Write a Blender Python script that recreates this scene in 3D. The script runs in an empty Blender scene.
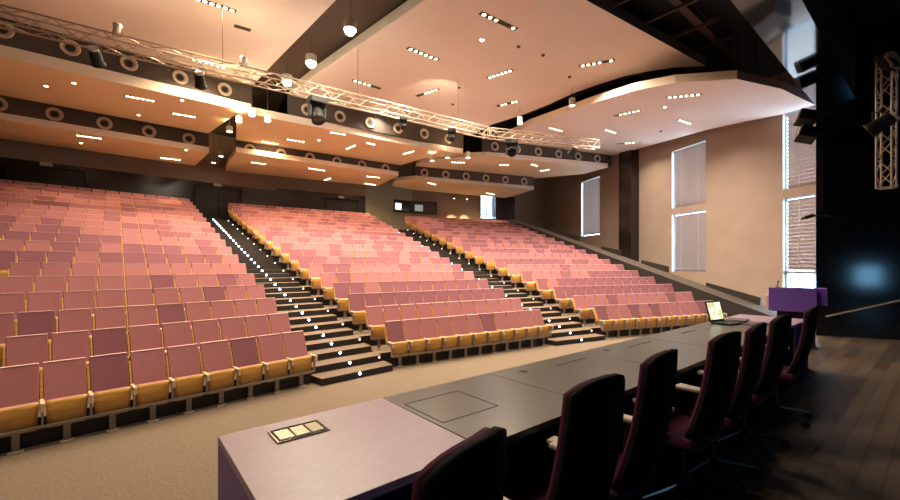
import bpy, bmesh, math, random
from mathutils import Vector, Matrix
random.seed(7)
C = bpy.context.scene.collection
S = 2.45                     # metres per plan unit: height of the eye above the hall floor
R = math.radians
ORD = ['first','second','third','fourth','fifth','sixth','seventh','eighth','ninth','tenth','eleventh','twelfth','thirteenth','fourteenth',
       'fifteenth','sixteenth','seventeenth','eighteenth','nineteenth','twentieth','twenty first','twenty second','twenty third','twenty fourth',
       'twenty fifth','twenty sixth','twenty seventh','twenty eighth','twenty ninth','thirtieth','thirty first','thirty second','thirty third',
       'thirty fourth','thirty fifth','thirty sixth']

def W(x, y, H=None):
    """plan units -> metres; H is the height relative to eye level"""
    return Vector((x*S, y*S, 0 if H is None else S+H*S))
def zH(H): return S+H*S
class Line:
    """a straight run in plan: direction angle a (from the y axis), at distance N from the origin"""
    def __init__(s, a):
        a = R(a); s.d = (math.sin(a), math.cos(a)); s.n = (-math.cos(a), math.sin(a)); s.rot = math.pi/2-a
    def p(s, u, N): return (s.d[0]*u+s.n[0]*N, s.d[1]*u+s.n[1]*N)
    def uN(s, x, y): return (x*s.d[0]+y*s.d[1], x*s.n[0]+y*s.n[1])

# ---------------------------------------------------------------- materials
def mat(name, col, rough=.5, metal=0, var=0, scale=20, spec=.5, emit=None, es=0, bump=0, coat=0, stretch=None):
    m = bpy.data.materials.new(name); m.use_nodes = True
    nt = m.node_tree; b = nt.nodes['Principled BSDF']
    b.inputs['Base Color'].default_value = (*col, 1); b.inputs['Roughness'].default_value = rough
    b.inputs['Metallic'].default_value = metal; b.inputs['Specular IOR Level'].default_value = spec
    b.inputs['Coat Weight'].default_value = coat
    if emit:
        b.inputs['Emission Color'].default_value = (*emit, 1); b.inputs['Emission Strength'].default_value = es
    if var or bump:
        tc = nt.nodes.new('ShaderNodeTexCoord'); n = nt.nodes.new('ShaderNodeTexNoise')
        n.inputs['Scale'].default_value = scale; n.inputs['Detail'].default_value = 4
        if stretch:
            mp = nt.nodes.new('ShaderNodeMapping'); mp.inputs['Scale'].default_value = stretch
            nt.links.new(tc.outputs['Object'], mp.inputs['Vector']); nt.links.new(mp.outputs[0], n.inputs['Vector'])
        else: nt.links.new(tc.outputs['Object'], n.inputs['Vector'])
        if var:
            cr = nt.nodes.new('ShaderNodeValToRGB')
            cr.color_ramp.elements[0].position = .3; cr.color_ramp.elements[1].position = .7
            cr.color_ramp.elements[0].color = (*[max(0, c*(1-var)) for c in col], 1)
            cr.color_ramp.elements[1].color = (*[min(1, c*(1+var)) for c in col], 1)
            nt.links.new(n.outputs['Fac'], cr.inputs[0]); nt.links.new(cr.outputs[0], b.inputs['Base Color'])
        if bump:
            bp = nt.nodes.new('ShaderNodeBump'); bp.inputs['Strength'].default_value = bump; bp.inputs['Distance'].default_value = .01
            nt.links.new(n.outputs['Fac'], bp.inputs['Height']); nt.links.new(bp.outputs[0], b.inputs['Normal'])
    return m
def emis(name, col, s):
    m = bpy.data.materials.new(name); m.use_nodes = True; nt = m.node_tree; nt.nodes.clear()
    e = nt.nodes.new('ShaderNodeEmission'); e.inputs[0].default_value = (*col, 1); e.inputs[1].default_value = s
    o = nt.nodes.new('ShaderNodeOutputMaterial'); nt.links.new(e.outputs[0], o.inputs[0]); return m

def stripes_mat(name, c0, c1, period, axis=2, rough=.5, duty=.5):
    """boards or slats: repeating bands along one object axis with a fine grain"""
    m = mat(name, c0, rough); nt = m.node_tree; b = nt.nodes['Principled BSDF']
    tc = nt.nodes.new('ShaderNodeTexCoord'); sx = nt.nodes.new('ShaderNodeSeparateXYZ'); nt.links.new(tc.outputs['Object'], sx.inputs[0])
    md = nt.nodes.new('ShaderNodeMath'); md.operation = 'DIVIDE'; md.inputs[1].default_value = period; nt.links.new(sx.outputs[axis], md.inputs[0])
    fr = nt.nodes.new('ShaderNodeMath'); fr.operation = 'FRACT'; nt.links.new(md.outputs[0], fr.inputs[0])
    lt = nt.nodes.new('ShaderNodeMath'); lt.operation = 'LESS_THAN'; lt.inputs[1].default_value = duty; nt.links.new(fr.outputs[0], lt.inputs[0])
    mx = nt.nodes.new('ShaderNodeMix'); mx.data_type = 'RGBA'; nt.links.new(lt.outputs[0], mx.inputs[0])
    mx.inputs[6].default_value = (*c0, 1); mx.inputs[7].default_value = (*c1, 1)
    nt.links.new(mx.outputs[2], b.inputs['Base Color']); return m

M = {}
M['floor'] = mat('hall carpet', (.158,.118,.080), .95, var=.22, scale=28, bump=.25)
M['tread'] = mat('stair carpet', (.15,.105,.07), .95, var=.2, scale=40)
M['riser'] = mat('dark riser', (.018,.014,.012), .7)
M['wall'] = mat('sand wall', (.37,.285,.22), .75, var=.05, scale=1.2)
M['rearwall'] = mat('rear wall paint', (.40,.285,.19), .8, var=.06, scale=1)
M['greenlitwall'] = mat('green lit rear wall', (.46,.45,.33), .8)  # rear wall section with its greenish light put into the colour
M['darkpanel'] = mat('dark glossy panel', (.022,.015,.012), .18, spec=.6)
M['darkdoor'] = mat('dark door leaf', (.012,.009,.008), .3)
M['ceil'] = mat('ceiling paint', (.82,.73,.67), .8, var=.02, scale=.6)
M['ceilwarm'] = mat('warm ceiling paint', (.92,.72,.46), .8, var=.02, scale=.6)  # orange lamp light on the back panels put into the colour
M['lip'] = mat('lit ceiling edge', (.90,.78,.64), .7, var=.03, scale=2)  # panel edges lightened in colour for the light falling on them
M['fascia'] = mat('dark brown fascia', (.085,.066,.051), .75)
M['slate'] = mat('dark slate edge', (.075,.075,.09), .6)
M['void'] = mat('black ceiling void', (.006,.005,.005), .9)
M['rig'] = mat('rigging steel', (.035,.022,.014), .6)
M['ring'] = mat('pale diffuser ring', (.62,.50,.38), .45)
M['ringmid'] = mat('tan diffuser ring', (.36,.28,.21), .5)
M['ringdark'] = mat('diffuser throat', (.01,.008,.007), .6)
M['rose'] = mat('rose seat fabric', (.37,.145,.155), .9, var=.06, scale=60)
M['mauve'] = mat('mauve seat fabric', (.245,.09,.115), .9, var=.06, scale=60)
M['piperose'] = mat('pale rose edge', (.70,.46,.43), .8)  # light on the seat-back tops put into the colour
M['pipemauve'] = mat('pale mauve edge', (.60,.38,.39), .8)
M['wood'] = mat('golden plywood', (.52,.275,.062), .4, var=.25, scale=5, stretch=(1.2,1,6))
M['cap'] = mat('pale arm cap', (.74,.56,.37), .4)
M['steel'] = mat('grey seat metal', (.27,.24,.21), .45, metal=.3)
M['foot'] = mat('foot plate', (.50,.43,.35), .5, metal=.2)
M['black'] = mat('black plastic', (.008,.008,.009), .6)
M['mesh'] = mat('black chair mesh', (.004,.004,.005), .8, spec=.1)
M['plum'] = mat('plum chair fabric', (.07,.012,.036), .85, spec=.2)
M['chrome'] = mat('dull chrome', (.16,.15,.145), .3, metal=1)
M['armpad'] = mat('grey arm pad', (.55,.50,.42), .5)
M['desk'] = mat('black desk laminate', (.055,.053,.041), .29, var=.1, scale=9, spec=.5, stretch=(1,6,1))
M['desktop'] = mat('lilac grey laminate', (.37,.25,.37), .36, var=.06, scale=14, stretch=(1,5,1))
M['purple'] = mat('purple laminate', (.20,.10,.52), .45)
M['groove'] = mat('desk groove', (.004,.004,.004), .7)
M['alu'] = mat('brushed aluminium', (.55,.55,.50), .25, metal=.9)
M['hatch'] = mat('dark steel hatch', (.55,.56,.46), .16, metal=1)
M['gloss'] = mat('black gloss wall', (.006,.007,.010), .11, spec=.6)
M['soffit'] = mat('black mirror soffit', (.17,.19,.23), .06, metal=1)
M['header'] = mat('dark grey header', (.026,.022,.021), .6)
M['stage'] = None
M['truss'] = mat('truss aluminium', (.52,.42,.33), .4, metal=.5)
M['lamp'] = emis('warm lamp', (1,.80,.52), 9)
M['hotlamp'] = emis('white lamp', (1,.97,.78), 60)
M['led'] = emis('step led', (.50,.72,1), 18)
M['ledwarm'] = emis('end led', (1,.86,.62), 2.2)
M['can'] = mat('pale can', (.60,.57,.50), .4, metal=.2)
M['frame'] = mat('window frame', (.55,.52,.50), .5)
M['bluef'] = mat('blue grey frame', (.22,.33,.42), .5)
M['sign'] = mat('pale sign', (.75,.68,.50), .6)
M['ledge'] = mat('ledge top carpet', (.06,.044,.032), .85, var=.1)
M['rail'] = mat('brass rail', (.50,.40,.29), .4, metal=.3)
M['paper'] = mat('printed sheets', (.09,.08,.07), .6)
# wood planks of the stage
def planks():
    m = mat('stage planks', (.10,.07,.045), .5); nt = m.node_tree; b = nt.nodes['Principled BSDF']
    tc = nt.nodes.new('ShaderNodeTexCoord'); mp = nt.nodes.new('ShaderNodeMapping'); mp.inputs['Rotation'].default_value = (0,0,R(-39.3))
    br = nt.nodes.new('ShaderNodeTexBrick'); br.inputs['Scale'].default_value = 1
    br.inputs['Brick Width'].default_value = 1.6; br.inputs['Row Height'].default_value = .14; br.inputs['Mortar Size'].default_value = .004
    br.inputs['Color1'].default_value = (.12,.082,.05,1); br.inputs['Color2'].default_value = (.045,.03,.02,1); br.inputs['Mortar'].default_value = (.02,.014,.01,1)
    nt.links.new(tc.outputs['Object'], mp.inputs[0]); nt.links.new(mp.outputs[0], br.inputs[0]); nt.links.new(br.outputs[0], b.inputs['Base Color'])
    return m
M['stage'] = planks()
def blind_mat():
    m = bpy.data.materials.new('window blind slats'); m.use_nodes = True; nt = m.node_tree; nt.nodes.clear()
    o = nt.nodes.new('ShaderNodeOutputMaterial'); a = nt.nodes.new('ShaderNodeAddShader')
    d = nt.nodes.new('ShaderNodeBsdfDiffuse'); d.inputs[0].default_value = (.36,.285,.245,1)
    t = nt.nodes.new('ShaderNodeBsdfTranslucent'); t.inputs[0].default_value = (.030,.033,.038,1)
    nt.links.new(d.outputs[0], a.inputs[0]); nt.links.new(t.outputs[0], a.inputs[1]); nt.links.new(a.outputs[0], o.inputs[0]); return m
M['blind'] = blind_mat()
def glass_mat():
    m = bpy.data.materials.new('clear pane'); m.use_nodes = True; nt = m.node_tree; nt.nodes.clear()
    o = nt.nodes.new('ShaderNodeOutputMaterial'); a = nt.nodes.new('ShaderNodeMixShader'); a.inputs[0].default_value = .06
    t = nt.nodes.new('ShaderNodeBsdfTransparent'); t.inputs[0].default_value = (.93,.96,1,1)
    g = nt.nodes.new('ShaderNodeBsdfGlossy'); g.inputs['Roughness'].default_value = .02
    nt.links.new(t.outputs[0], a.inputs[1]); nt.links.new(g.outputs[0], a.inputs[2]); nt.links.new(a.outputs[0], o.inputs[0]); return m
M['glass'] = glass_mat()
def screen_mat():
    m = bpy.data.materials.new('laptop display'); m.use_nodes = True; nt = m.node_tree; nt.nodes.clear()
    o = nt.nodes.new('ShaderNodeOutputMaterial'); e = nt.nodes.new('ShaderNodeEmission'); e.inputs[1].default_value = .75
    tc = nt.nodes.new('ShaderNodeTexCoord'); n = nt.nodes.new('ShaderNodeTexNoise'); n.inputs['Scale'].default_value = 14
    cr = nt.nodes.new('ShaderNodeValToRGB')
    cr.color_ramp.elements[0].position = .40; cr.color_ramp.elements[0].color = (.42,.46,.22,1)
    cr.color_ramp.elements[1].position = .55; cr.color_ramp.elements[1].color = (.80,.78,.55,1)
    nt.links.new(tc.outputs['Object'], n.inputs[0]); nt.links.new(n.outputs[0], cr.inputs[0]); nt.links.new(cr.outputs[0], e.inputs[0]); nt.links.new(e.outputs[0], o.inputs[0]); return m
M['screen'] = screen_mat()

# ---------------------------------------------------------------- mesh helpers
class MB:
    def __init__(s): s.bm = bmesh.new()
    def box(s, c, size, rot=None, bev=0, mi=0):
        mtx = Matrix.Translation(c) @ (rot.to_4x4() if rot is not None else Matrix()) @ Matrix.Diagonal((*size, 1))
        r = bmesh.ops.create_cube(s.bm, size=1, matrix=mtx)
        fs = {f for v in r['verts'] for f in v.link_faces}
        for f in fs: f.material_index = mi
        if bev:
            es = {e for v in r['verts'] for e in v.link_edges}
            bmesh.ops.bevel(s.bm, geom=list(es), offset=bev, segments=2, affect='EDGES', profile=.5)
        return s
    def prism(s, pts, z0, z1, mi=0):
        """pts: plan outline in metres; z0/z1 numbers or per-point lists"""
        n = len(pts); g = lambda z, i: z[i] if isinstance(z, (list, tuple)) else z
        lo = [s.bm.verts.new((p[0], p[1], g(z0, i))) for i, p in enumerate(pts)]
        hi = [s.bm.verts.new((p[0], p[1], g(z1, i))) for i, p in enumerate(pts)]
        fs = [s.bm.faces.new(lo), s.bm.faces.new(hi)]
        for i in range(n): fs.append(s.bm.faces.new((lo[i], lo[(i+1) % n], hi[(i+1) % n], hi[i])))
        for f in fs: f.material_index = mi
        bmesh.ops.recalc_face_normals(s.bm, faces=fs); return fs
    def tube(s, a, b, r, seg=8, r2=None, mi=0):
        a, b = Vector(a), Vector(b); d = b-a
        q = d.to_track_quat('Z', 'Y').to_matrix().to_4x4()
        g = bmesh.ops.create_cone(s.bm, cap_ends=True, segments=seg, radius1=r, radius2=r if r2 is None else r2, depth=d.length,
                              matrix=Matrix.Translation((a+b)/2) @ q)
        for v in g['verts']:
            for f in v.link_faces: f.material_index = mi
        return s
    def sphere(s, c, r, sc=(1,1,1), seg=12):
        bmesh.ops.create_uvsphere(s.bm, u_segments=seg, v_segments=seg//2+2, radius=r, matrix=Matrix.Translation(c) @ Matrix.Diagonal((*sc, 1))); return s
    def lathe(s, prof, seg=24, mtx=None):
        rings = []
        for r, z in prof:
            rings.append([s.bm.verts.new((r*math.cos(2*math.pi*k/seg), r*math.sin(2*math.pi*k/seg), z)) for k in range(seg)])
        vs = [v for q in rings for v in q]
        for i in range(len(rings)-1):
            for k in range(seg): s.bm.faces.new((rings[i][k], rings[i][(k+1) % seg], rings[i+1][(k+1) % seg], rings[i+1][k]))
        if mtx is not None: bmesh.ops.transform(s.bm, matrix=mtx, verts=vs)
        return s
    def grid(s, fn, nu, nv, thick):
        """a curved sheet fn(u,v)->point with thickness along its y"""
        F = [[s.bm.verts.new(fn(i/nu, j/nv)) for j in range(nv+1)] for i in range(nu+1)]
        B = [[s.bm.verts.new(Vector(fn(i/nu, j/nv))+Vector((0, thick, 0))) for j in range(nv+1)] for i in range(nu+1)]
        fs = []
        for i in range(nu):
            for j in range(nv):
                fs.append(s.bm.faces.new((F[i][j], F[i+1][j], F[i+1][j+1], F[i][j+1])))
                fs.append(s.bm.faces.new((B[i][j], B[i][j+1], B[i+1][j+1], B[i+1][j])))
        for i in range(nu):
            fs.append(s.bm.faces.new((F[i][0], B[i][0], B[i+1][0], F[i+1][0]))); fs.append(s.bm.faces.new((F[i][nv], F[i+1][nv], B[i+1][nv], B[i][nv])))
        for j in range(nv):
            fs.append(s.bm.faces.new((F[0][j], F[0][j+1], B[0][j+1], B[0][j]))); fs.append(s.bm.faces.new((F[nu][j], B[nu][j], B[nu][j+1], F[nu][j+1])))
        bmesh.ops.recalc_face_normals(s.bm, faces=fs); return s
    def build(s, name, m, parent=None, smooth=False, loc=None):
        me = bpy.data.meshes.new(name); s.bm.to_mesh(me); s.bm.free()
        for x in (m if isinstance(m, (list, tuple)) else [m]): me.materials.append(x)
        if smooth:
            for p in me.polygons: p.use_smooth = True
        o = bpy.data.objects.new(name, me); C.objects.link(o)
        if parent: o.parent = parent
        if loc is not None: o.location = loc
        return o
def tag(o, label, cat, group=None, kind=None):
    o['label'] = label; o['category'] = cat
    if group: o['group'] = group
    if kind: o['kind'] = kind
    return o
def struct(o): o['kind'] = 'structure'; return o
def thing(name, label, cat, loc=(0,0,0), rz=0, group=None, rot=None):
    o = bpy.data.objects.new(name, None); C.objects.link(o); o.location = loc
    o.rotation_euler = rot if rot is not None else (0, 0, rz); o.empty_display_size = .1
    return tag(o, label, cat, group)
def copy_tree(o, parent=None):
    c = o.copy(); C.objects.link(c); c.parent = parent
    for ch in list(o.children): copy_tree(ch, c)
    return c
def mpts(l): return [(x*S, y*S) for x, y in l]
def light(name, typ, loc, energy, col, size=None, aim=None, spot=None, size_y=None, rz=0):
    d = bpy.data.lights.new(name, typ); d.energy = energy; d.color = col
    if typ == 'AREA':
        d.shape = 'RECTANGLE' if size_y else 'DISK'; d.size = size or .3
        if size_y: d.size_y = size_y
    elif size is not None: d.shadow_soft_size = size
    if spot: d.spot_size = R(spot); d.spot_blend = .6
    o = bpy.data.objects.new(name, d); C.objects.link(o); o.location = loc
    if aim is not None: o.rotation_euler = (Vector(aim)-Vector(loc)).to_track_quat('-Z', 'Y').to_euler()
    elif rz: o.rotation_euler = (0, 0, rz)
    return o

# ---------------------------------------------------------------- plan of the hall
HALL = {'L': Line(46.6), 'C': Line(56.7), 'R': Line(68.7)}
BL = {'L': dict(P=(-1.2089,3.4182), a=42.94, l=(-6.2,.0527), r=(.0413,.0527), word='left'),
      'C': dict(P=(-.3733,4.1387), a=57.18, l=(-.2649,-.0525), r=(1.923,.0227), word='centre'),
      'R': dict(P=(2.3902,5.742), a=68.76, l=(-.3364,-.0548), r=(2.0849,.0134), word='right')}
PITCH, RUN, RISE, ROWS = .2016, .401, .1184, 18
def bpt(k, u, y):
    b = BL[k]; L = Line(b['a']); return (b['P'][0]+L.d[0]*u+L.n[0]*y, b['P'][1]+L.d[1]*u+L.n[1]*y)
def edge(k, side, t, y):
    e = BL[k]['l' if side == 'l' else 'r']; return bpt(k, e[0]+e[1]*t, y)
FRONT = -.25                 # platform edge of a row, measured from its feet

# ---- setting: floor, tiers, stairs
mb = MB(); mb.prism(mpts([(-14,-8),(9,-8),(9,15.5),(-14,15.5)]), -.1, 0); struct(mb.build('floor', M['floor']))
for k in 'LCR':
    mb = MB()
    for n in range(1, ROWS):
        back = .9 if n == ROWS-1 else RUN
        y0 = n*RUN+FRONT; y1 = (ROWS-1)*RUN+FRONT+1.3
        q = [edge(k,'l',n,y0), edge(k,'r',n,y0), edge(k,'r',n,y0+RUN+(1.0 if n == ROWS-1 else .0)), edge(k,'l',n,y0+RUN+(1.0 if n == ROWS-1 else .0))]
        fs = mb.prism(mpts(q), 0, n*RISE*S)
        for f in fs: f.material_index = 0 if f.normal.z > .5 else 1
    struct(mb.build('floor_tier', [M['tread'], M['riser']]))
NST = 2*(ROWS-1)
def stair(ka, kb):
    mb = MB()
    for i in range(1, NST+1):
        t = i/2; y0 = (i-1)*RUN/2+FRONT+RUN/2-.08; y1 = y0+RUN/2+(1.0 if i == NST else 0)
        q = [edge(ka,'r',t,y0), edge(kb,'l',t,y0), edge(kb,'l',t,y1), edge(ka,'r',t,y1)]
        fs = mb.prism(mpts(q), 0, i*RISE/2*S)
        for f in fs: f.material_index = 0 if f.normal.z > .5 else 1
        nose = [edge(ka,'r',t,y0), edge(kb,'l',t,y0)]
    struct(mb.build('stair_flight', [M['tread'], M['riser']]))
    for i in range(1, NST+1):
        t = i/2; y0 = (i-1)*RUN/2+FRONT+RUN/2-.08
        a, b = edge(ka,'r',t,y0), edge(kb,'l',t,y0)
        for f, nm in ((.5, 'mid'), (.955, 'end')):
            if nm == 'end' and i % 2: continue
            p = Vector((a[0]+(b[0]-a[0])*f, a[1]+(b[1]-a[1])*f, 0))*S; p.z = (i-.30)*RISE/2*S
            d = (Vector(b)-Vector(a)).normalized(); ang = math.atan2(d.y, d.x)
            n = Vector((d.y, -d.x))
            where = 'left stair between left and centre seats' if ka == 'L' else 'right stair between centre and right seats'
            r = .028 if nm == 'mid' else .022
            s = MB()
            s.tube((0,.004,0), (0,-.012,0), r+.006, 12)
            o = s.build('step_light', M['can'])
            o.location = (p.x+n.x*.002, p.y+n.y*.002, p.z); o.rotation_euler = (0,0,ang)
            l = MB().tube((0,-.010,0), (0,-.020,0), r, 12).build('lens', M['led'] if nm == 'mid' else M['ledwarm'], o)
            tag(o, ('bright white step light mid riser, ' if nm == 'mid' else 'dim step light at seat end, ')+ORD[i-1]+' step of '+where.split(' between')[0], 'step light', 'step lights on the '+where.split(' between')[0])
stair('L','C'); stair('C','R')

# ---- rear walls (three facets), right wall with windows, sloping ledge
def wallbox(name, L, N, u0, u1, H0, H1, m, th=.08, parts=None):
    q = [L.p(u0,N), L.p(u1,N), L.p(u1,N+th), L.p(u0,N+th)]
    mb = MB(); mb.prism(mpts(q), zH(H0), zH(H1)); return mb.build(name, m)
RW = {'L': (Line(46.6), 10.8), 'C': (Line(57.2), 11.35), 'R': (Line(68.7), 12.3)}
c1 = (-4.52,10.59); c2 = (-1.18,12.74); c3 = (3.447,14.546)
uL = RW['L'][0].uN(*c1)[0]; uC0 = RW['C'][0].uN(*c1)[0]; uC1 = RW['C'][0].uN(*c2)[0]; uR0 = RW['R'][0].uN(*c2)[0]; uR1 = RW['R'][0].uN(*c3)[0]
struct(wallbox('wall_rear', *RW['L'], -3, uL, 1.95, 3.4, M['rearwall']))
struct(wallbox('wall_rear', *RW['C'], uC0, 4.36, -1, 3.4, M['rearwall'])); struct(wallbox('wall_rear', *RW['C'], 4.36, uC1, -1, 3.4, M['greenlitwall']))
LR, NR = RW['R']; ua = LR.uN(1.02,13.6)[0]; ub = ua+.47
for u0, u1, h0, h1 in ((uR0,ua,-1,3.4),(ua,ub,-1,1.62),(ua,ub,2.38,3.4),(ub,uR1+.2,-1,3.4)): struct(wallbox('wall_rear', LR, NR, u0, u1, h0, h1, M['rearwall']))
o = struct(thing('window_9', 'small blue rear window beside the dark pillar', 'window', W(*LR.p((ua+ub)/2, NR), 1.62), LR.rot))
ww, hh = .47*S, .76*S
MB().box((0,.10,hh/2), (ww,.012,hh)).build('pane', M['glass'], o)
MB().box((0,.06,hh/2), (.05,.05,hh)).box((-ww/2+.03,.06,hh/2), (.06,.06,hh)).box((ww/2-.03,.06,hh/2), (.06,.06,hh)).build('frame', M['bluef'], o)
mb = MB(); rt = Matrix.Rotation(R(62), 3, 'X')
for i in range(11): mb.box((0,.04,hh-.18-i*.155), (ww-.1,.17,.004), rt)
mb.build('blind', M['blind'], o)
for j, (x, y) in enumerate(((.13,12.93),(.55,13.1))):
    p = W(x, y, 2.16); o = thing('wall_spot', 'small wall spot lighting the rear wall, %s from the booth window' % ORD[j], 'spotlight', p, 0, 'wall spots on the rear wall')
    MB().lathe([(.001,.0),(.05,.0),(.06,.16),(.001,.17)], 14).build('can', M['black'], o); MB().tube((0,0,-.004), (0,0,-.012), .045, 12).build('lamp', M['lamp'], o)
    MB().tube((0,0,.12), (-.09,.22,.12), .012, 6).build('arm', M['black'], o)
    light('wall_wash', 'SPOT', p+Vector((0,0,-.04)), 600, (1,.72,.42), .05, aim=p+Vector((0,.08,-1)), spot=60)
struct(wallbox('trim_1', RW['L'][0], 10.78, -3, uL, -1, 1.95, M['darkpanel']))
struct(wallbox('trim_2', RW['C'][0], 11.33, uC0, 4.36, -1, 2.03, M['darkpanel']))
def door(n, L, N, u0, u1, H0, H1, sign):
    o = thing('door_%d' % n, 'dark double door in the rear wall', 'door', W(*L.p((u0+u1)/2, N), H0), L.rot)
    w = (u1-u0)*S; h = (H1-H0)*S
    for sx in (-1, 1):
        l = MB().box((sx*w/4, -.02, h/2), (w/2-.02, .04, h-.02), bev=.004).build('leaf', M['darkdoor'], o)
        MB().tube((sx*.08,-.07,.95), (sx*.08,-.07,1.25), .012).build('handle', M['chrome'], l)
    MB().box((0,-.02,h+.05), (w+.16,.08,.1)).box((-w/2-.04,-.02,h/2), (.08,.08,h)).box((w/2+.04,-.02,h/2), (.08,.08,h)).build('frame', M['black'], o)
    o['kind'] = 'structure'
    if sign:
        s = MB().box((0,0,0), (.42,.05,.17), bev=.005).build('exit_sign', M['sign'])
        s.location = W(*L.p((u0+u1)/2-.02, N-.02), H1+.085); s.rotation_euler = (0,0,L.rot)
        tag(s, sign, 'sign', 'signs over the rear doors')
FT = (ROWS-1)*RISE-1
door(1, RW['L'][0], 10.77, -.75, .25, FT, 1.83, 'small pale sign over the rear doors nearest the left end')
door(2, RW['L'][0], 10.77, 2.15, 3.1, FT, 1.83, 'small pale sign over the rear doors beside the left stair')
door(3, RW['C'][0], 11.32, 3.2, 4.1, FT, 1.86, 'small pale sign over the rear doors behind the centre seats')
# control booth window
for n, (k, u0, u1) in enumerate((('C', uC1-.62, uC1-.06), ('R', uR0+.04, uR0+.78))):
    L, N = RW[k]
    o = struct(thing('window_%d' % (5+n), 'control booth window', 'window', W(*L.p((u0+u1)/2, N-.01), 1.68), L.rot)); w = (u1-u0)*S; h = .33*S
    MB().box((0,-.03,h/2), (w,.02,h)).build('pane', M['darkpanel'], o)
    MB().box((0,-.03,h+.03), (w+.12,.08,.06)).box((0,-.03,-.03), (w+.12,.08,.06)).box((-w/2-.03,-.03,h/2), (.06,.08,h)).box((w/2+.03,-.03,h/2), (.06,.08,h)).build('frame', M['black'], o)
    MB().box((-w*.28,-.05,h*.45), (w*.36,.02,h*.6)).build('lit_part', emis('booth glow %d' % n, (.95,.95,.75) if n == 0 else (.35,.38,.32), .9 if n == 0 else .35), o)
# dark pillar at the rear right corner
mb = MB(); mb.prism(mpts([(1.5,13.35),(2.17,13.58),(2.09,13.82),(1.42,13.59)]), zH(FT), zH(2.3)); struct(mb.build('pillar', M['darkpanel']))

RWL = Line(-22.1); 
class RightWall:
    """s runs along the wall towards the rear, m is the distance from the eye line"""
    def __init__(self, d, n): self.d, self.n = d, n
    def p(self, s, m): return (self.d[0]*s+self.n[0]*m, self.d[1]*s+self.n[1]*m)
RG = RightWall((-.2723,.9622), (.9622,.2723)); MW = 7.277      # the wall itself
RP = RightWall((-.3762,.9265), (.9265,.3762)); MP = 7.0        # the parapet beside the right seats
rot_rw = math.atan2(.9622,-.2723)      # local x along s, local y into the hall
WIN = [(1, 6.55,7.42,1.29,2.565), (1, 6.55,7.42,-.125,1.152), (2, 10.0,10.9,.90,2.565), (3, 4.2,5.07,1.29,2.565), (3, 4.2,5.07,-.10,1.14), (3, 4.2,5.07,-1.0,-.105)]
def rwall():
    mb = MB(); 
    cuts = sorted({0.0, 13.9, *[w[1] for w in WIN], *[w[2] for w in WIN]})
    for a, b in zip(cuts, cuts[1:]):
        ho = sorted((w[3], w[4]) for w in WIN if w[1] <= a+1e-6 and w[2] >= b-1e-6)
        z = -1
        for h0, h1 in ho+[(3.4, 3.4)]:
            if h0-z > .004: mb.prism(mpts([RG.p(a,MW), RG.p(b,MW), RG.p(b,MW+.1), RG.p(a,MW+.1)]), zH(z), zH(h0))
            z = h1
    return struct(mb.build('wall_right', M['wall']))
rwall()
def window(n, s0, s1, H0, H1, blind=1.0, lit=None):
    o = struct(thing('window_%d' % n, 'tall window with a slatted blind', 'window', W(*RG.p((s0+s1)/2, MW), H0), rot_rw))
    w = (s1-s0)*S; h = (H1-H0)*S
    # local x: along the wall towards the rear; local y: into the hall
    MB().box((0,-.21,h/2), (w,.012,h)).build('pane', M['glass'], o)
    f = MB()
    for x in (-w/2+.025, w/2-.025): f.box((x,-.19,h/2), (.05,.06,h))
    for z in (.025, h-.025): f.box((0,-.19,z), (w,.06,.05))
    f.box((0,-.19,h/2), (.045,.05,h)); f.build('frame', M['bluef'], o)
    if blind:
        b = MB(); nsl = int((h*blind-.10)/.15)
        rt = Matrix.Rotation(R(64), 3, 'X')
        for i in range(nsl): b.box((-.065, -.09, h-.19-i*.15), (w-.14, .165, .004), rt)
        b.box((-.055,-.09,h-.105), (w-.12,.05,.04)); b.build('blind', M['blind'], o)
        for x in (-w*.28, w*.22): MB().tube((x,-.03,h-.1), (x,-.03,h-.17-nsl*.15), .006, 6).build('cord', M['frame'], o)
for i, (g, s0, s1, h0, h1) in enumerate(WIN):
    window(1+i, s0, s1, h0, h1, 0 if h1 < 0 else 1.0)

# sloping dark ledge beside the right seats, with skirting runs
def zl(s): return (.492+.295*(s-4.5))*S
mb = MB()
q = [RP.p(3.70,6.6), RP.p(11.2,6.6), RP.p(11.2,MP), RP.p(3.70,MP)]
fs = mb.prism(mpts(q), 0, [zl(3.7), zl(11.2), zl(11.2), zl(3.7)])
for f in fs: f.material_index = 1 if f.normal.z > .5 else 0
struct(mb.build('ledge', [M['riser'], M['ledge']]))
mb = MB(); q = [RP.p(3.9,MP+.005), RP.p(11.0,MP+.005), RG.p(12.4,MW-.01), RG.p(4.9,MW-.01)]
fs = mb.prism(mpts(q), 0, [zl(3.9)-.9, zl(11)-.9, zl(11)-.9, zl(3.9)-.9]); struct(mb.build('floor_ramp', M['tread']))
for i, (s0, s1) in enumerate(((8.35,9.9),(7.0,7.6),(5.78,6.42),(4.1,5.0))):
    mb = MB(); mb.prism(mpts([RP.p(s0,MP-.04), RP.p(s1,MP-.04), RP.p(s1,MP), RP.p(s0,MP)]), [zl(s0)-.02, zl(s1)-.02, zl(s1)-.02, zl(s0)-.02], [zl(s0)+.30, zl(s1)+.16, zl(s1)+.16, zl(s0)+.30])
    struct(mb.build('baseboard_right', M['riser']))
# glossy dark pilaster on the right wall
mb = MB(); mb.prism(mpts([RG.p(8.44,7.04), RG.p(8.89,7.04), RG.p(8.89,MW), RG.p(8.44,MW)]), 0, zH(3.3))
struct(mb.build('pillar', M['darkpanel']))

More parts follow.
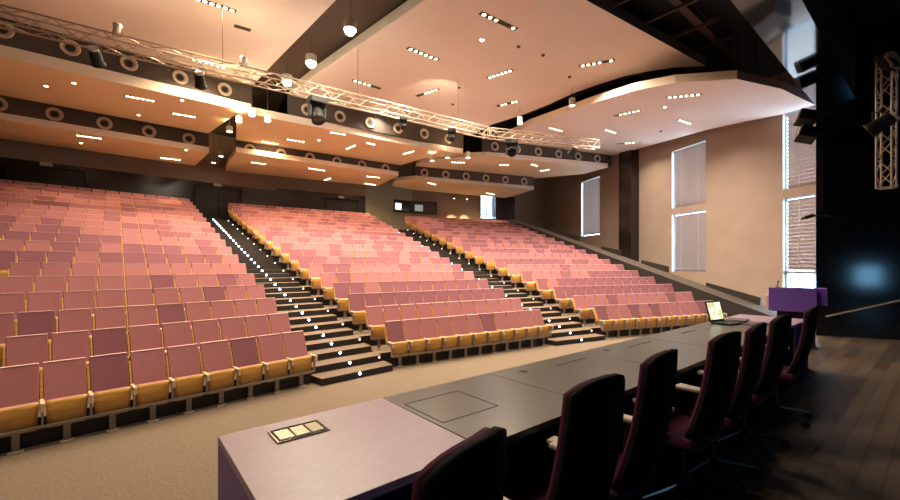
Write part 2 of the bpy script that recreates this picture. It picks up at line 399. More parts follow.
# ---------------------------------------------------------------- ceiling
DL = Line(50.7)
mb = MB(); mb.prism(mpts([DL.p(-9,.6),DL.p(5.2,.6),(6.95,5.8),(3.6,16),(-14,16),(-14,-4)]), zH(3.27), zH(3.36)); struct(mb.build('ceiling', M['void']))
HN = HALL['R'].n
def HR1(x, y): return 2.1+.1*(x*HN[0]+y*HN[1])     # the front right panel tips down towards the stage
tilt = Vector((-.1*HN[0], -.1*HN[1], 1)).normalized().to_track_quat('Z','Y').to_matrix()
tilt = Vector((0,0,1)).rotation_difference(Vector((-.1*HN[0], -.1*HN[1], 1))).to_matrix()
PAN = [('L1',2.95,.06,[(-3.245,6.654),(-2.504,5.842),(-1.264,4.503),(-.446,3.618),(-1.844,2.879),(-5.486,3.652),(-6.142,4.088)]),
('C1',2.95,.135,[(-2.769,7.004),(-2.018,6.206),(-.277,4.503),(.4,3.778),(1.508,4.503),(3.776,5.989),(3.344,6.034),(3.026,6.142),(2.717,6.304),(2.431,6.581),(2.125,6.903),(1.821,7.393),(1.456,7.88),(.876,8.464),(.454,9.213)]),
('R1',None,.115,[(1.134,9.589),(1.584,8.037),(2.023,7.144),(2.375,6.429),(2.709,5.881),(3.081,5.56),(3.776,5.342),(4.61,5.638),(5.618,6.249),(5.524,6.796),(5.002,7.933),(4.609,9.848),(4.331,10.853)]),
('L2',2.485,.14,[(-5.834,4.387),(-3.224,6.577),(-3.443,6.594),(-3.839,6.958),(-4.539,7.614),(-6.539,5.9),(-7.138,5.367)]),
('L3',2.127,.10,[(-7.134,5.364),(-4.516,7.608),(-5.402,8.601),(-7.513,6.778),(-8.204,6.168)]),
('C2',2.49,.12,[(-3.455,6.586),(-3.298,6.629),(-.67,8.495),(.289,9.026),(.045,9.19),(-.576,9.361),(-1.236,10.039),(-4.229,8.023)]),
('C3',2.22,.10,[(-4.167,7.906),(-1.261,9.981),(-1.549,10.48),(-2.036,11.3),(-5.258,9.488),(-4.785,8.751)]),
('R2',2.573,.105,[(.865,9.497),(4.127,10.605),(3.72,11.355),(2.47,11.939),(-.885,10.446),(-.749,10.142),(0,9.673)]),
('R3',2.25,.09,[(-.879,10.5),(2.471,11.941),(2.188,12.688),(1.82,13.434),(-1.036,12.02),(-1.631,11.419),(-1.456,10.747)])]
for k, H, th, pts in PAN:
    mb = MB(); hs = [HR1(*p) if H is None else H for p in pts]; fs = mb.prism(mpts(pts), [zH(h) for h in hs], [zH(h+th) for h in hs])
    for f in fs:
        f.material_index = 0 if f.normal.z < -.5 else 1
        c = f.calc_center_median()/S
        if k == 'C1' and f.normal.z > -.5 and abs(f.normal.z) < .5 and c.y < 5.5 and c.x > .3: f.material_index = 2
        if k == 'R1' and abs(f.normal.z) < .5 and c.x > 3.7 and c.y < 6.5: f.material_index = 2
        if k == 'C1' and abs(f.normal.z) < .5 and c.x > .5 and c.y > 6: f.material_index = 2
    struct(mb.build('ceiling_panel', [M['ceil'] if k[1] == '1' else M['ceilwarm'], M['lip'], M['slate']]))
FAS = [('L',7.17,-3,2.235,2.62,3.2),('L',8.80,-3,1.98,2.225,2.75),('C',7.385,1.506,5.21,2.61,3.2),('C',9.06,.872,4.436,2.32,2.75),('R',8.52,4.136,7.93,2.675,3.2),('R',10.07,2.95,6.52,2.34,2.8)]
DIF = [('L',0,[-.553,.04,.634,1.234,1.835],2.81),('L',1,[-.72,-.13,.46,1.055,1.65],2.355),('C',2,[1.823,2.415,3.005,3.6,4.2,4.8],2.757),('C',3,[1.12,1.71,2.3,2.893,3.485,4.08],2.354),
       ('R',4,[4.448,5.045,5.647,6.245,6.845,7.46],2.81),('R',5,[3.21,3.8,4.39,4.985,5.59,6.2],2.42)]
for k, N, u0, u1, h0, h1 in FAS:
    L = HALL[k]; q = [L.p(u0,N), L.p(u1,N), L.p(u1,N+.06), L.p(u0,N+.06)]
    mb = MB(); mb.prism(mpts(q), zH(h0), zH(h1)); struct(mb.build('ceiling_bulkhead', M['fascia']))
BW = {0:'front left', 1:'rear left', 2:'front centre', 3:'rear centre', 4:'front right', 5:'rear right'}
first = None
for k, i, us, H in DIF:
    L = HALL[k]
    for j, u in enumerate(us):
        if first is None:
            o = thing('air_diffuser', '', 'air diffuser')
            mt = Matrix.Rotation(R(90), 4, 'X')
            MB().lathe([(.20,-.01),(.24,.012),(.255,.035),(.23,.05),(.185,.045),(.165,.02)], 28, mt).build('ring', M['ring'], o, True)
            MB().lathe([(.165,.018),(.15,.03),(.125,.032),(.115,.012)], 28, mt).build('inner_ring', M['ringmid'], o, True)
            MB().tube((0,.005,0), (0,-.022,0), .13, 20).build('throat', M['ringdark'], o)
            first = o
        else: o = copy_tree(first)
        o.location = W(*L.p(u, FAS[i][1]-.004), H); o.rotation_euler = (0,0,L.rot)
        tag(o, 'round ring air diffuser, %s from the left along the %s ceiling bulkhead' % (ORD[j], BW[i]), 'air diffuser', 'diffusers on the %s bulkhead' % BW[i])
mb = MB(); mb.prism(mpts([(-6.1,10.2),(-3.3,6.7),(-.3,3.4),(.6,3.6),(-2.85,7.2),(-4.9,10.4)]), zH(3.13), zH(3.18)); struct(mb.build('ceiling_channel', M['fascia']))
# rigging in the black void at the front right
for i in range(7):
    a = Line(50.7); u0 = 2.2; N = 2.0+i*.55
    mb = MB(); mb.box((0,0,0), (4.2*S,.10,.22)); mb.box((0,0,-.13), (4.2*S,.22,.02)); mb.box((0,0,.13), (4.2*S,.22,.02))
    o = mb.build('ceiling_beam', M['rig']); o.location = W(*a.p(5.0, N), 3.14); o.rotation_euler = (0,0,a.rot); struct(o)
for i in range(6):
    a = Line(-39.3)
    mb = MB(); mb.box((0,0,0), (3.6*S,.08,.12)); o = mb.build('ceiling_joist', M['rig']); o.location = W(*Line(50.7).p(3.3+i*.62, 3.6), 3.08); o.rotation_euler = (0,0,a.rot); struct(o)
# hanger rods of the front right panel
for j, (x, y) in enumerate([(3.793,5.40),(3.93,5.45),(4.1,5.50),(4.25,5.56),(4.64,5.72),(4.96,5.88)]):
    b = Vector((x*S, y*S, zH(HR1(x,y)+.11))); t = Vector(((x-.03)*S, y*S, zH(3.27)))
    o = MB().tube((0,0,0), t-b, .012, 6).build('hanger_rod', M['rig']); o.location = b
    tag(o, 'thin dark hanger rod, %s along the front edge of the right ceiling panel' % ORD[j], 'hanger rod', 'hanger rods of the right ceiling panel')

# recessed light strips: (x, y, length, angle)
def PHf(k, x, y): return HR1(x, y) if k == 'R1' else PH[k]
PH = {p[0]: p[1] for p in PAN}
STR = {'C1':[(-.37,5.647,.501,38,6),(-1.351,6.593,.486,39,6),(-.386,6.906,.465,-37,6),(-1.271,7.753,.248,-37,4),(.591,4.894,.56,35,6),(.765,6.241,.426,-38,6),(2.133,5.901,.465,-22,6),(1.041,7.372,.416,-33,6)],
'L1':[(-2.649,4.581,.4,35,6),(-3.506,5.911,.448,38,6),(-2.57,5.03,.16,35,3)],
'R1':[(3.061,7.016,.48,-54,6),(3.487,6.058,.442,-27,6),(4.288,7.42,.42,34,5),(2.163,8.299,.417,36,6),(3.283,8.3,.41,38,5),(4.047,9.326,.374,-32,5)],
'L2':[(-4.59,6.016,.354,34,6),(-4.376,6.683,.33,32,6)],'L3':[(-5.939,6.683,.321,34,6),(-5.541,8.053,.343,33,6)],
'C2':[(-3.627,8.187,.339,36,5),(-3.064,8.056,.36,32,5),(-2.079,8.498,.392,-47,5),(-2.101,7.615,.3,30,5),(-1.615,8.253,.207,41,4),(-.912,8.909,.355,-42,5)],
'C3':[(-4.126,8.752,.297,35,5),(-3.061,9.318,.393,38,6),(-3.127,10.361,.346,-44,4),(-1.914,10.1,.359,28,5),(-2.163,11.0,.35,42,5)],
'R2':[(.199,10.069,.352,8,5),(1.372,10.317,.253,-12,4),(2.147,10.344,.292,45,4),(2.543,10.899,.265,-34,4)],'R3':[(-.496,11.074,.347,51,5),(1.263,12.645,.404,41,5)]}
PN = {'L1':'front left','C1':'front centre','R1':'front right','L2':'middle left','C2':'middle centre','R2':'middle right','L3':'rear left','C3':'rear centre','R3':'rear right'}
LP = {'L':1.15,'C':1.0,'R':.8}
DARK = {('C1',4):(3,4),('C1',1):(4,5),('C1',7):(0,3),('C1',6):(4,),('R1',0):(0,),('C1',2):(0,1),('L1',2):(0,1,2),('R1',5):(0,1)}
for k, l in STR.items():
    for j, (x, y, ln, ang, n) in enumerate(l):
        far = '' if j else ''
        o = thing('light_strip', 'recessed strip of %s small downlights, %s strip on the %s ceiling panel' % (['','','','three','four','five','six'][n], ORD[j], PN[k]), 'ceiling light', W(x, y, PHf(k,x,y)), R(ang), 'recessed light strips in the ceiling panels')
        if k == 'R1': o.rotation_euler = (tilt @ Matrix.Rotation(R(ang), 3, 'Z')).to_euler()
        w = ln*S
        MB().box((0,0,.0), (w+.06,.17,.024), bev=.004).build('housing', M['fascia'], o)
        for i in range(n):
            on = i not in DARK.get((k, j), ())
            b = MB().tube((-w/2+(i+.5)*w/n,0,-.010), (-w/2+(i+.5)*w/n,0,-.018), .052, 14).build('lamp', M['lamp'] if on else M['black'], o)
        e = 62*(1 if n > 4 else .6)*LP[k[0]]*(1.75 if k[1] == '1' else .58)
        g = light('strip_glow', 'AREA', W(x, y, PHf(k,x,y))+Vector((0,0,-.06)), e*ln/.4, {'L1':(1,.74,.48),'C1':(1,.80,.61),'R1':(1,.83,.68),'R2':(1,.76,.54),'R3':(1,.74,.50)}.get(k, (1,.67,.36)), size=w, size_y=.1, rz=R(ang)); g.data.spread = R(140)
SPT = {'C1':[(.418,5.3)],'R1':[(3.5,6.61)],'L2':[(-5.577,5.605),(-5.106,5.513),(-5.126,6.682),(-4.012,6.078)],'L3':[(-6.381,7.021),(-4.841,7.444)],'C2':[(-2.589,8.023)]}
for k, l in SPT.items():
    for j, (x, y) in enumerate(l):
        o = thing('recessed_spot', 'single round recessed spotlight, %s on the %s ceiling panel' % (ORD[j], PN[k]), 'ceiling light', W(x, y, PHf(k,x,y)), 0, 'single recessed spots')
        MB().lathe([(.05,.0),(.06,-.015),(.085,-.015),(.09,0)], 18).build('trim_ring', M['can'], o)
        MB().tube((0,0,0), (0,0,-.012), .052, 16).build('lamp', M['hotlamp'] if k == 'C1' else M['lamp'], o)
for j, (x, y) in enumerate([(1.30,5.67),(1.86,6.32),(.92,5.45),(.15,6.7),(4.226,8.133),(.05,7.4)]):
    o = MB().tube((0,0,.004), (0,0,-.04), .06, 14).build('smoke_detector', M['fascia']); o.location = W(x, y, 2.95 if x < 4 else HR1(x, y))
    tag(o, 'small dark round detector on the big front ceiling panels, %s from the stage' % ORD[j], 'detector', 'detectors on the front ceiling panels')

# pendant downlights in the gaps between panels
def pendant(x, y, H, hot, label, r=.125, h=.22, top=3.27):
    o = thing('pendant_downlight', label, 'pendant light', W(x, y, H), 0, 'pendant can lights in the ceiling gaps')
    MB().lathe([(r*.86,.004),(r,.0),(r,h),(r*.5,h+.03),(.001,h+.03)], 20).build('can', M['can'], o, False)
    if hot: MB().sphere((0,0,-.02), r*.80, (1,1,.9), 18).build('lamp', M['hotlamp'], o, True)
    else: MB().tube((0,0,.02), (0,0,.028), r*.86, 18).build('lamp', M['lamp'], o)
    MB().tube((0,0,h+.02), (0,0,(top-H)*S), .008, 6).build('rod', M['rig'], o)
for j, (x, y) in enumerate([(-1.165,4.731),(-1.883,5.5),(-2.436,6.068)]):
    pendant(x, y, 2.75, True, 'glaring white can light in the left ceiling channel, %s from the stage' % ORD[j], .18, .24)
    light('pendant_glow', 'SPOT', W(x, y, 2.74)+Vector((0,0,-.18)), 420, (1,.85,.6), .12, aim=W(x,y,0), spot=150)
for j, (x, y) in enumerate([(-2.903,6.462),(-3.036,6.225),(-3.37,6.485),(-3.785,6.969),(-4.814,8.536),(-5.279,9.066)]):
    pendant(x, y, 2.3, False, 'pale hanging can light over the left stair, %s going back' % ORD[j]); light('ceiling_fill', 'SPOT', W(x,y,2.3)+Vector((0,0,.28)), 16, (1,.66,.32), .10, aim=W(x,y,4), spot=170)  # upward spot added above each can to brighten the rear ceiling
for j, (x, y, H) in enumerate([(2.021,6.724,2.65),(1.306,7.577,2.65),(.383,8.646,2.3),(-.051,8.646,2.3),(-.394,8.893,2.3)]):
    pendant(x, y, H, False, 'pale hanging can light below the curved right ceiling gap, %s going back' % ORD[j], .13, .30)
    if H < 2.5: light('ceiling_fill', 'SPOT', W(x,y,H)+Vector((0,0,.36)), 16, (1,.68,.36), .10, aim=W(x,y,4), spot=170)  # upward fill added at the lower cans of this gap too

# ---------------------------------------------------------------- seats
SW = PITCH*S
def lean(z): return .07+(z-.55)*.40
def seat_parts(fab):
    w = SW; P = {}
    m = MB()
    def bk(u, v):
        z = .555+v*.515; ww = .229-.006*(1-v)
        return ((u*2-1)*ww, lean(z)+.008*(1-(u*2-1)**2), z)
    m.grid(bk, 4, 4, .05); bmesh.ops.bevel(m.bm, geom=[e for e in m.bm.edges if e.calc_face_angle(0) > 1], offset=.007, segments=1, affect='EDGES')
    P['backrest'] = (m, M[fab], False)
    m = MB(); m.box((0, lean(1.066)+.026, 1.072), (.452,.052,.012), bev=.004); P['top_piping'] = (m, M['pipe'+fab], False)  # pale strip stands for light caught along the top edge
    m = MB(); m.grid(lambda u, v: ((u*2-1)*.225, lean(.50+v*.52)+.056, .50+v*.52), 3, 3, .022); P['back_shell'] = (m, M['wood'], False)
    m = MB(); m.box((-w/2, lean(.74)+.05, .74), (.032,.09,.40), Matrix.Rotation(R(-21.8), 3, 'X'), bev=.008); P['side_panel'] = (m, M['wood'], False)
    m = MB()
    m.grid(lambda u, v: ((u*2-1)*(.19+.03*v), -.075-.03*math.sin(v*math.pi)-.015*v, .235+v*.375), 6, 6, .022); P['seat_pan'] = (m, M['wood'], True)
    m = MB(); m.box((0,-.015,.44), (.41,.075,.33), bev=.02); P['seat_cushion'] = (m, M[fab], False)
    m = MB(); m.box((-w/2,-.09,.607), (.046,.28,.026), bev=.006); m.box((-w/2,-.222,.56), (.044,.020,.11), bev=.005); P['armrest'] = (m, M['cap'], False)
    m = MB(); m.box((-w/2,-.135,.44), (.022,.05,.31)).box((-w/2,-.05,.57), (.02,.2,.05)); P['bracket'] = (m, M['steel'], False)
    m = MB(); m.box((0,-.135,.285), (w,.035,.035)); P['frame_bar'] = (m, M['steel'], False)
    m = MB(); m.box((0,-.055,.15), (.075,.05,.29)).box((0,-.09,.275), (.06,.1,.03)); P['leg'] = (m, M['steel'], False)
    m = MB(); m.box((0,-.07,.009), (.15,.11,.018), bev=.004); P['foot_plate'] = (m, M['foot'], False)
    return P
protos = {}
def mk_seat(fab, front, end):
    key = (fab, front, end)
    if key in protos: return protos[key]
    o = bpy.data.objects.new('auditorium_seat', None); C.objects.link(o); o.empty_display_size = .1
    ref = protos.get(('mesh', fab))
    if ref is None:
        ref = {n: m.build(n, mt, None, sm) for n, (m, mt, sm) in seat_parts(fab).items()}
        for n, q in ref.items():
            C.objects.unlink(q)
        protos[('mesh', fab)] = ref
    made = {}
    for n, q in ref.items():
        c = bpy.data.objects.new(n, q.data); C.objects.link(c); c.parent = made['leg'] if n == 'foot_plate' else made['armrest'] if False else o; made[n] = c
    if end:      # closing armrest on the far side of the last seat of a row
        for n in ('armrest','bracket'):
            c = bpy.data.objects.new(n, ref[n].data); C.objects.link(c); c.parent = o; c.location.x = SW
    if front:
        protos.setdefault('rail', None)
        if protos['rail'] is None: 
            q = MB().box((0,-.03,.008), (SW,.02,.012)).build('floor_rail', M['foot']); C.objects.unlink(q); protos['rail'] = q.data
        c = bpy.data.objects.new('floor_rail', protos['rail']); C.objects.link(c); c.parent = o
        if 'kick' not in protos:
            q = MB().box((0,.0,.135), (SW,.02,.25)).build('kick_panel', M['riser']); C.objects.unlink(q); protos['kick'] = q.data
        c = bpy.data.objects.new('kick_panel', protos['kick']); C.objects.link(c); c.parent = o
    protos[key] = o; return o
def fabric(k, n, i):
    h = math.sin(n*12.9898+i*3.233+ord(k)*7.77)*43758.5453; h -= math.floor(h)
    band = {'L': {0:.55 if i < 6 else .1, 3:.3, 6:.55, 7:.5, 10:.4, 13:.5}, 'C': {0:.25,1:.2,2:.95,3:.8,6:.55,7:.6,9:.3,11:.6}, 'R': {0:.35,1:.2,2:.95,3:.9,4:.6,6:.7,8:.6,10:.4}}[k]
    return 'mauve' if h < band.get(n, .15 if n < 8 else .38) else 'rose'
seats = []
for k in 'LCR':
    b = BL[k]; L = Line(b['a'])
    for n in range(ROWS):
        r = b['r'][0]+b['r'][1]*n
        if k == 'L': cnt = 34; pitch = PITCH
        else:
            l = b['l'][0]+b['l'][1]*n; cnt = round((r-l)/PITCH); pitch = (r-l)/cnt
        for i in range(cnt):
            # counted from the left stair for the left and centre blocks, from the right stair for the right one
            u = r-(i+.5)*pitch if k == 'L' else l+(i+.5)*pitch
            x, y = bpt(k, u, n*RUN); z = n*RISE*S
            if y < .5 or 450+406*(x/y) < -8 : continue
            hid = k != 'L' and False
            seats.append((math.hypot(x, y, 1-z/S), k, n, i, cnt, x, y, z, L.rot, pitch/PITCH))
seats.sort()
print('seats in view', len(seats))
near, rest = seats[:300], seats[300:]
used = set()
for dist, k, n, i, cnt, x, y, z, rz, sc in near:
    fab = fabric(k, n, i)
    end = (k == 'L' and i == 0) or (k != 'L' and i == cnt-1)
    p = mk_seat(fab, n == 0, end)
    if p.name in used: o = copy_tree(p)
    else: o = p; used.add(p.name)
    o.location = (x*S, y*S, z+.0005); o.rotation_euler = (0,0,rz)
    st = {'L':'left stair','C':'left stair','R':'right stair'}[k]
    tag(o, '%s folded auditorium seat, %s row of %s block, %s seat from the %s' % (fab, ORD[n], BL[k]['word'], ORD[i], st), 'seat', 'folding auditorium seats in the raked hall')
# the far seats, past the three hundred nearest
mb = MB(); bm = mb.bm
srcs = {}
for fab in ('rose','mauve'):
    t = bmesh.new()
    mi = {'rose':0,'mauve':1}[fab]
    for n, q in protos[('mesh', fab)].items():
        if n in ('frame_bar','foot_plate'): continue
        f0 = len(t.faces); t.from_mesh(q.data); t.faces.ensure_lookup_table()
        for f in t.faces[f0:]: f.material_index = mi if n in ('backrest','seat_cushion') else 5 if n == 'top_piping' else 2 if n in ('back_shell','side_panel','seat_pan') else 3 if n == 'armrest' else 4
    me = bpy.data.meshes.new('tmp'); t.to_mesh(me); t.free(); srcs[fab] = me
for dist, k, n, i, cnt, x, y, z, rz, sc in rest:
    v0 = len(bm.verts); bm.from_mesh(srcs[fabric(k, n, i)]); bm.verts.ensure_lookup_table()
    bmesh.ops.transform(bm, matrix=Matrix.Translation((x*S, y*S, z)) @ Matrix.Rotation(rz, 4, 'Z'), verts=bm.verts[v0:])
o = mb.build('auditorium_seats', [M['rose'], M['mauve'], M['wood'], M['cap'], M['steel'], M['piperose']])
for p in o.data.polygons: p.use_smooth = False
tag(o, 'far rows of rose and mauve auditorium seats rising to the rear wall', 'seats', kind='stuff')

# ---------------------------------------------------------------- stage and portal
DL = Line(50.7); ZS = (1-.632)*S; ZD = (1-.33)*S
mb = MB(); mb.prism(mpts([DL.p(-.25,.885), DL.p(5.6,.885), DL.p(5.6,-3), DL.p(-2.5,-3), DL.p(-2.5,-.3), DL.p(-.25,-.3)]), 0, ZS)
struct(mb.build('floor_stage', M['stage']))
# black gloss side wall, slightly splayed
wa, wb = (3.335,3.70), (4.15,3.32)
mb = MB(); mb.prism(mpts([wa, wb, (4.9,3.9), (4.15,4.58)]), 0, zH(3.4)); struct(mb.build('wall_stage', M['gloss']))
mb = MB(); mb.prism(mpts([DL.p(-6,.508), DL.p(5.05,.508), DL.p(4.93,.76), DL.p(-6,.76)]), zH(1.48), zH(3.4))
for f in mb.bm.faces: f.normal_update(); f.material_index = 1 if f.normal.z < -.5 else 0
struct(mb.build('wall_header', [M['header'], M['soffit']]))
mb = MB(); mb.prism(mpts([DL.p(-6,.508), DL.p(5.4,.508), DL.p(5.4,-3), DL.p(-6,-3)]), zH(2.14), zH(2.2)); struct(mb.build('ceiling_stage', M['header']))
o = struct(thing('window_7', 'low blue window in the back wall of the stage', 'window', W(*DL.p(1.85,-2.99), -.33), DL.rot))
MB().box((0,.02,.4), (1.0,.02,.8)).build('pane', emis('blue stage pane', (.25,.62,1), 5), o)
MB().box((0,.02,.85), (1.2,.08,.1)).box((0,.02,-.05), (1.2,.08,.1)).box((-.55,.02,.4), (.1,.08,.8)).box((.55,.02,.4), (.1,.08,.8)).build('frame', M['black'], o)
mb = MB(); mb.prism(mpts([DL.p(-6,-3), DL.p(6,-3), DL.p(6,-3.1), DL.p(-6,-3.1)]), 0, zH(2.2)); struct(mb.build('wall_back', M['header']))
mb = MB(); mb.prism(mpts([wb, (4.95,3.9), DL.p(5.75,-3), DL.p(5.6,-3)]), 0, zH(2.2)); struct(mb.build('wall_wing', M['gloss']))
# left side of the hall, outside the frame, so the room is closed
mb = MB(); mb.prism(mpts([DL.p(-6,-3), DL.p(-6.1,-3), (-10.2,6.0), (-9.9,6.0)]), 0, zH(3.4)); struct(mb.build('wall_left', M['rearwall']))
mb = MB(); mb.prism(mpts([(4.15,4.58),(4.9,3.9),(6.25,5.25),(6.02,5.45)]), 0, zH(3.4)); struct(mb.build('wall_return', M['wall']))
# hand rail on the black wall
def onwall(t, off): return (wa[0]+(wb[0]-wa[0])*t-.42*off, wa[1]+(wb[1]-wa[1])*t-.9*off)
pa = Vector((*[c*S for c in onwall(.07,.03)], zH(-.455))); pb = Vector((*[c*S for c in onwall(.80,.03)], zH(-.235)))
o = thing('hand_rail', 'thin pale hand rail climbing along the black stage wall', 'hand rail', pa)
MB().tube((0,0,0), pb-pa, .018, 10).build('rail', M['rail'], o)
for f in (.12,.55,.9):
    q = (pb-pa)*f; MB().tube(q, q+Vector((.035,.075,-.03)), .008, 6).build('bracket', M['black'], o)
# stage truss tower with lamps
def box_truss(o, length, a, step, r=.022, along='Z'):
    """a square truss along local z, four chords and zigzag braces"""
    c = [(-a/2,-a/2),(a/2,-a/2),(a/2,a/2),(-a/2,a/2)]
    for x, y in c: MB().tube((x,y,0), (x,y,length), r, 8).build('chord', M['truss'], o)
    n = max(1, int(length/step))
    for f in range(4):
        x0, y0 = c[f]; x1, y1 = c[(f+1) % 4]; m = MB()
        for i in range(n):
            z0 = i*length/n; z1 = (i+1)*length/n
            p, q = ((x0,y0,z0), (x1,y1,z1)) if i % 2 == 0 else ((x1,y1,z0), (x0,y0,z1))
            m.tube(p, q, r*.5, 6)
        for z in (0, length): m.tube((x0,y0,z), (x1,y1,z), r*.7, 6)
        m.build('brace', M['truss'], o)
def par_can(loc, aim, label, s=1.0, hang=.2, lit=None, group='small stage lamps on the trusses', body='black'):
    o = thing('stage_lamp', label, 'stage lamp', loc, 0, group)
    d = (Vector(aim)-Vector(loc)).normalized(); q = d.to_track_quat('Z','Y').to_matrix()
    m = MB(); m.lathe([(.001,-.16*s),(.06*s,-.16*s),(.085*s,-.10*s),(.095*s,.10*s),(.115*s,.14*s),(.10*s,.14*s),(.09*s,.10*s)], 18, q.to_4x4()); m.build('body', M[body], o, True)
    if body == 'black': MB().tube(d*(-.165*s), d*(-.13*s), .072*s, 16).build('rear_cap', M['can'], o)
    MB().tube(d*(.085*s), d*(.095*s), .09*s, 16).build('lens', lit or M['can'], o)
    m = MB()
    for sx in (-1, 1): m.tube((sx*.115*s,0,0), (sx*.115*s,0,hang*s), .008, 6)
    m.tube((-.115*s,0,hang*s), (.115*s,0,hang*s), .009, 6); m.tube((0,0,hang*s), (0,0,hang*s+.07), .02, 8); m.build('yoke', M['black'], o)
    return o
def moving_head(loc, label, s=1.0, yaw=0, pitch=40):
    o = thing('moving_head_light', label, 'stage lamp', loc, yaw, 'moving head lamps under the main truss')
    MB().box((0,0,-.06*s), (.34*s,.26*s,.13*s), bev=.02*s).build('base', M['black'], o)
    m = MB(); m.box((0,0,-.15*s), (.30*s,.12*s,.06*s), bev=.01)
    for sx in (-1, 1): m.box((sx*.15*s,0,-.27*s), (.045*s,.12*s,.26*s), bev=.012)
    m.build('yoke', M['black'], o)
    rt = Matrix.Translation((0,0,-.33*s)) @ Matrix.Rotation(R(180-pitch), 4, 'X')
    m = MB(); m.lathe([(.001,-.17*s),(.09*s,-.16*s),(.12*s,-.06*s),(.12*s,.08*s),(.135*s,.16*s),(.115*s,.17*s)], 20, rt); m.build('head', M['black'], o, True)
    m = MB(); m.lathe([(.001,.145*s),(.115*s,.15*s)], 20, rt); m.build('lens', M['gloss'], o)
    return o
o = thing('truss_tower', 'vertical silver lattice truss hanging before the black stage wall', 'truss', W(3.225,3.0,.576), R(25))
box_truss(o, .98*S, .20, .26, .017)
par_can(W(3.10,2.92,1.02), W(1.5,5,-.6), 'black stage lamp halfway up the vertical truss', 1.3, .16, group='lamps on the vertical truss')
o = thing('flood_light', 'square flood light with pale reflector at the top of the vertical truss', 'stage lamp', W(3.17,2.94,1.47), R(20), 'lamps on the vertical truss')
MB().box((0,0,0), (.40,.14,.26), Matrix.Rotation(R(-25),3,'X'), bev=.02).build('body', M['black'], o)
m = MB(); m.box((0,-.085,-.035), (.42,.02,.06)); m.bm.clear()
for c_, sz in (((0,-.075,.08),(.40,.03,.05)),((0,-.12,-.14),(.40,.03,.05)),((-.18,-.09,-.03),(.05,.03,.24)),((.18,-.09,-.03),(.05,.03,.24))): m.box(c_, sz, Matrix.Rotation(R(-25),3,'X'))
m.build('reflector_rim', M['truss'], o); MB().tube((0,.05,.1), (0,.1,.42), .02).build('yoke', M['black'], o)
for j, (x, y, H, lb) in enumerate([(3.16,3.60,1.31,'upper of the two square black floods on the stage wall edge'),(3.165,3.60,1.165,'lower of the two square black floods on the stage wall edge')]):
    o = thing('flood_light', lb, 'stage lamp', W(x, y, H), R(-28), 'square floods on the stage wall edge')
    rt = Matrix.Rotation(R(20), 3, 'Y') @ Matrix.Rotation(R(-18), 3, 'X')
    MB().box((0,0,0), (.34,.30,.27), rt, bev=.025).build('body', M['black'], o)
    MB().box(rt @ Vector((0,-.155,0)), (.30,.012,.23), rt).build('lens', M['gloss'], o)
    MB().tube((.1,.02,.02), (.42,.10,.06), .022, 8).build('arm', M['black'], o)
o = thing('camera_bracket', 'small black swivel camera on an arm at the edge of the stage wall', 'camera', W(3.20,3.62,.44), R(-30))
MB().box((0,0,0), (.16,.10,.07), Matrix.Rotation(R(-20),3,'Y'), bev=.01).build('body', M['black'], o)
MB().tube((-.09,0,-.03), (-.13,0,-.045), .03, 12).build('lens', M['chrome'], o); MB().tube((.06,0,.02), (.36,.06,.0), .016, 8).build('arm', M['black'], o)

# main lighting truss across the hall, in two straight lengths
def hung_truss(p, q, label):
    p, q = Vector(p), Vector(q); d = q-p
    o = bpy.data.objects.new('lighting_truss', None); C.objects.link(o); o.location = p; o.rotation_euler = d.to_track_quat('Z','Y').to_euler()
    tag(o, label, 'truss', 'hanging lighting trusses'); box_truss(o, d.length, .34, .42, .024); return o
T0, T1, T2 = W(-4.25,3.383,2.2), W(.612,6.716,2.2), W(2.673,7.382,2.2)
hung_truss(T0, T1, 'long silver lattice truss spanning the left and centre ceiling panels')
hung_truss(T1+Vector((.1,.03,0)), T2, 'shorter silver lattice truss under the right ceiling panel')
for j, f in enumerate((.35,.62,.9)):
    p = T0+(T1-T0)*f+Vector((0,0,.17)); o = MB().tube((0,0,0), (0,0,(2.94-2.27)*S), .008, 6).build('truss_cable', M['rig']); o.location = p
    tag(o, 'thin dark cable holding the long truss, %s from its left end' % ORD[j], 'cable', 'cables of the long truss')
def on_truss(px):                        # point of the truss axis in the direction px/406 right of straight ahead
    k = (px-450)/406; a, b = (T0, T1) if px < 487 else (T1, T2)
    t = (k*a.y-a.x)/((b.x-a.x)-k*(b.y-a.y)); return a+(b-a)*t
moving_head(on_truss(317)+Vector((0,0,-.18)), 'large black moving head lamp under the long truss beside the glaring can lights', 1.55, R(40), 30)
moving_head(on_truss(512)+Vector((0,0,-.18)), 'round black moving head lamp facing the stage under the truss joint', 1.5, R(-10), 75)
moving_head(on_truss(403)+Vector((0,0,-.18)), 'small black moving head lamp on the long truss above the centre seats', .8, R(20), 40)
moving_head(on_truss(452)+Vector((0,0,-.18)), 'small black moving head lamp on the long truss near its right end', .9, R(0), 40)
for px, lb, dz in ((96,'black par lamp with pale rim under the left part of the long truss',-.42),(200,'black par lamp hanging from the long truss before the left bulkhead',-.42),
               (573,'small black par lamp at the far end of the right truss',-.36)):
    p = on_truss(px); par_can(p+Vector((0,0,dz)), p+Vector((-1.0,2.2,-2.2)), lb, 1.35, .20)
for px, lb in ((117,'small pale lamp on top of the long truss, left of the others'),(243,'pale lamp standing on the long truss near the ceiling channel')):
    p = on_truss(px); par_can(p+Vector((0,0,.36)), p+Vector((-.2,.5,2)), lb, .9, -.14, M['lamp'], body='can'); light('wash_glow', 'SPOT', p+Vector((0,0,.55)), 22, (1,.72,.42), .08, aim=p+Vector((-.1,.3,2)), spot=150)  # upward glow added to warm and brighten the ceiling above

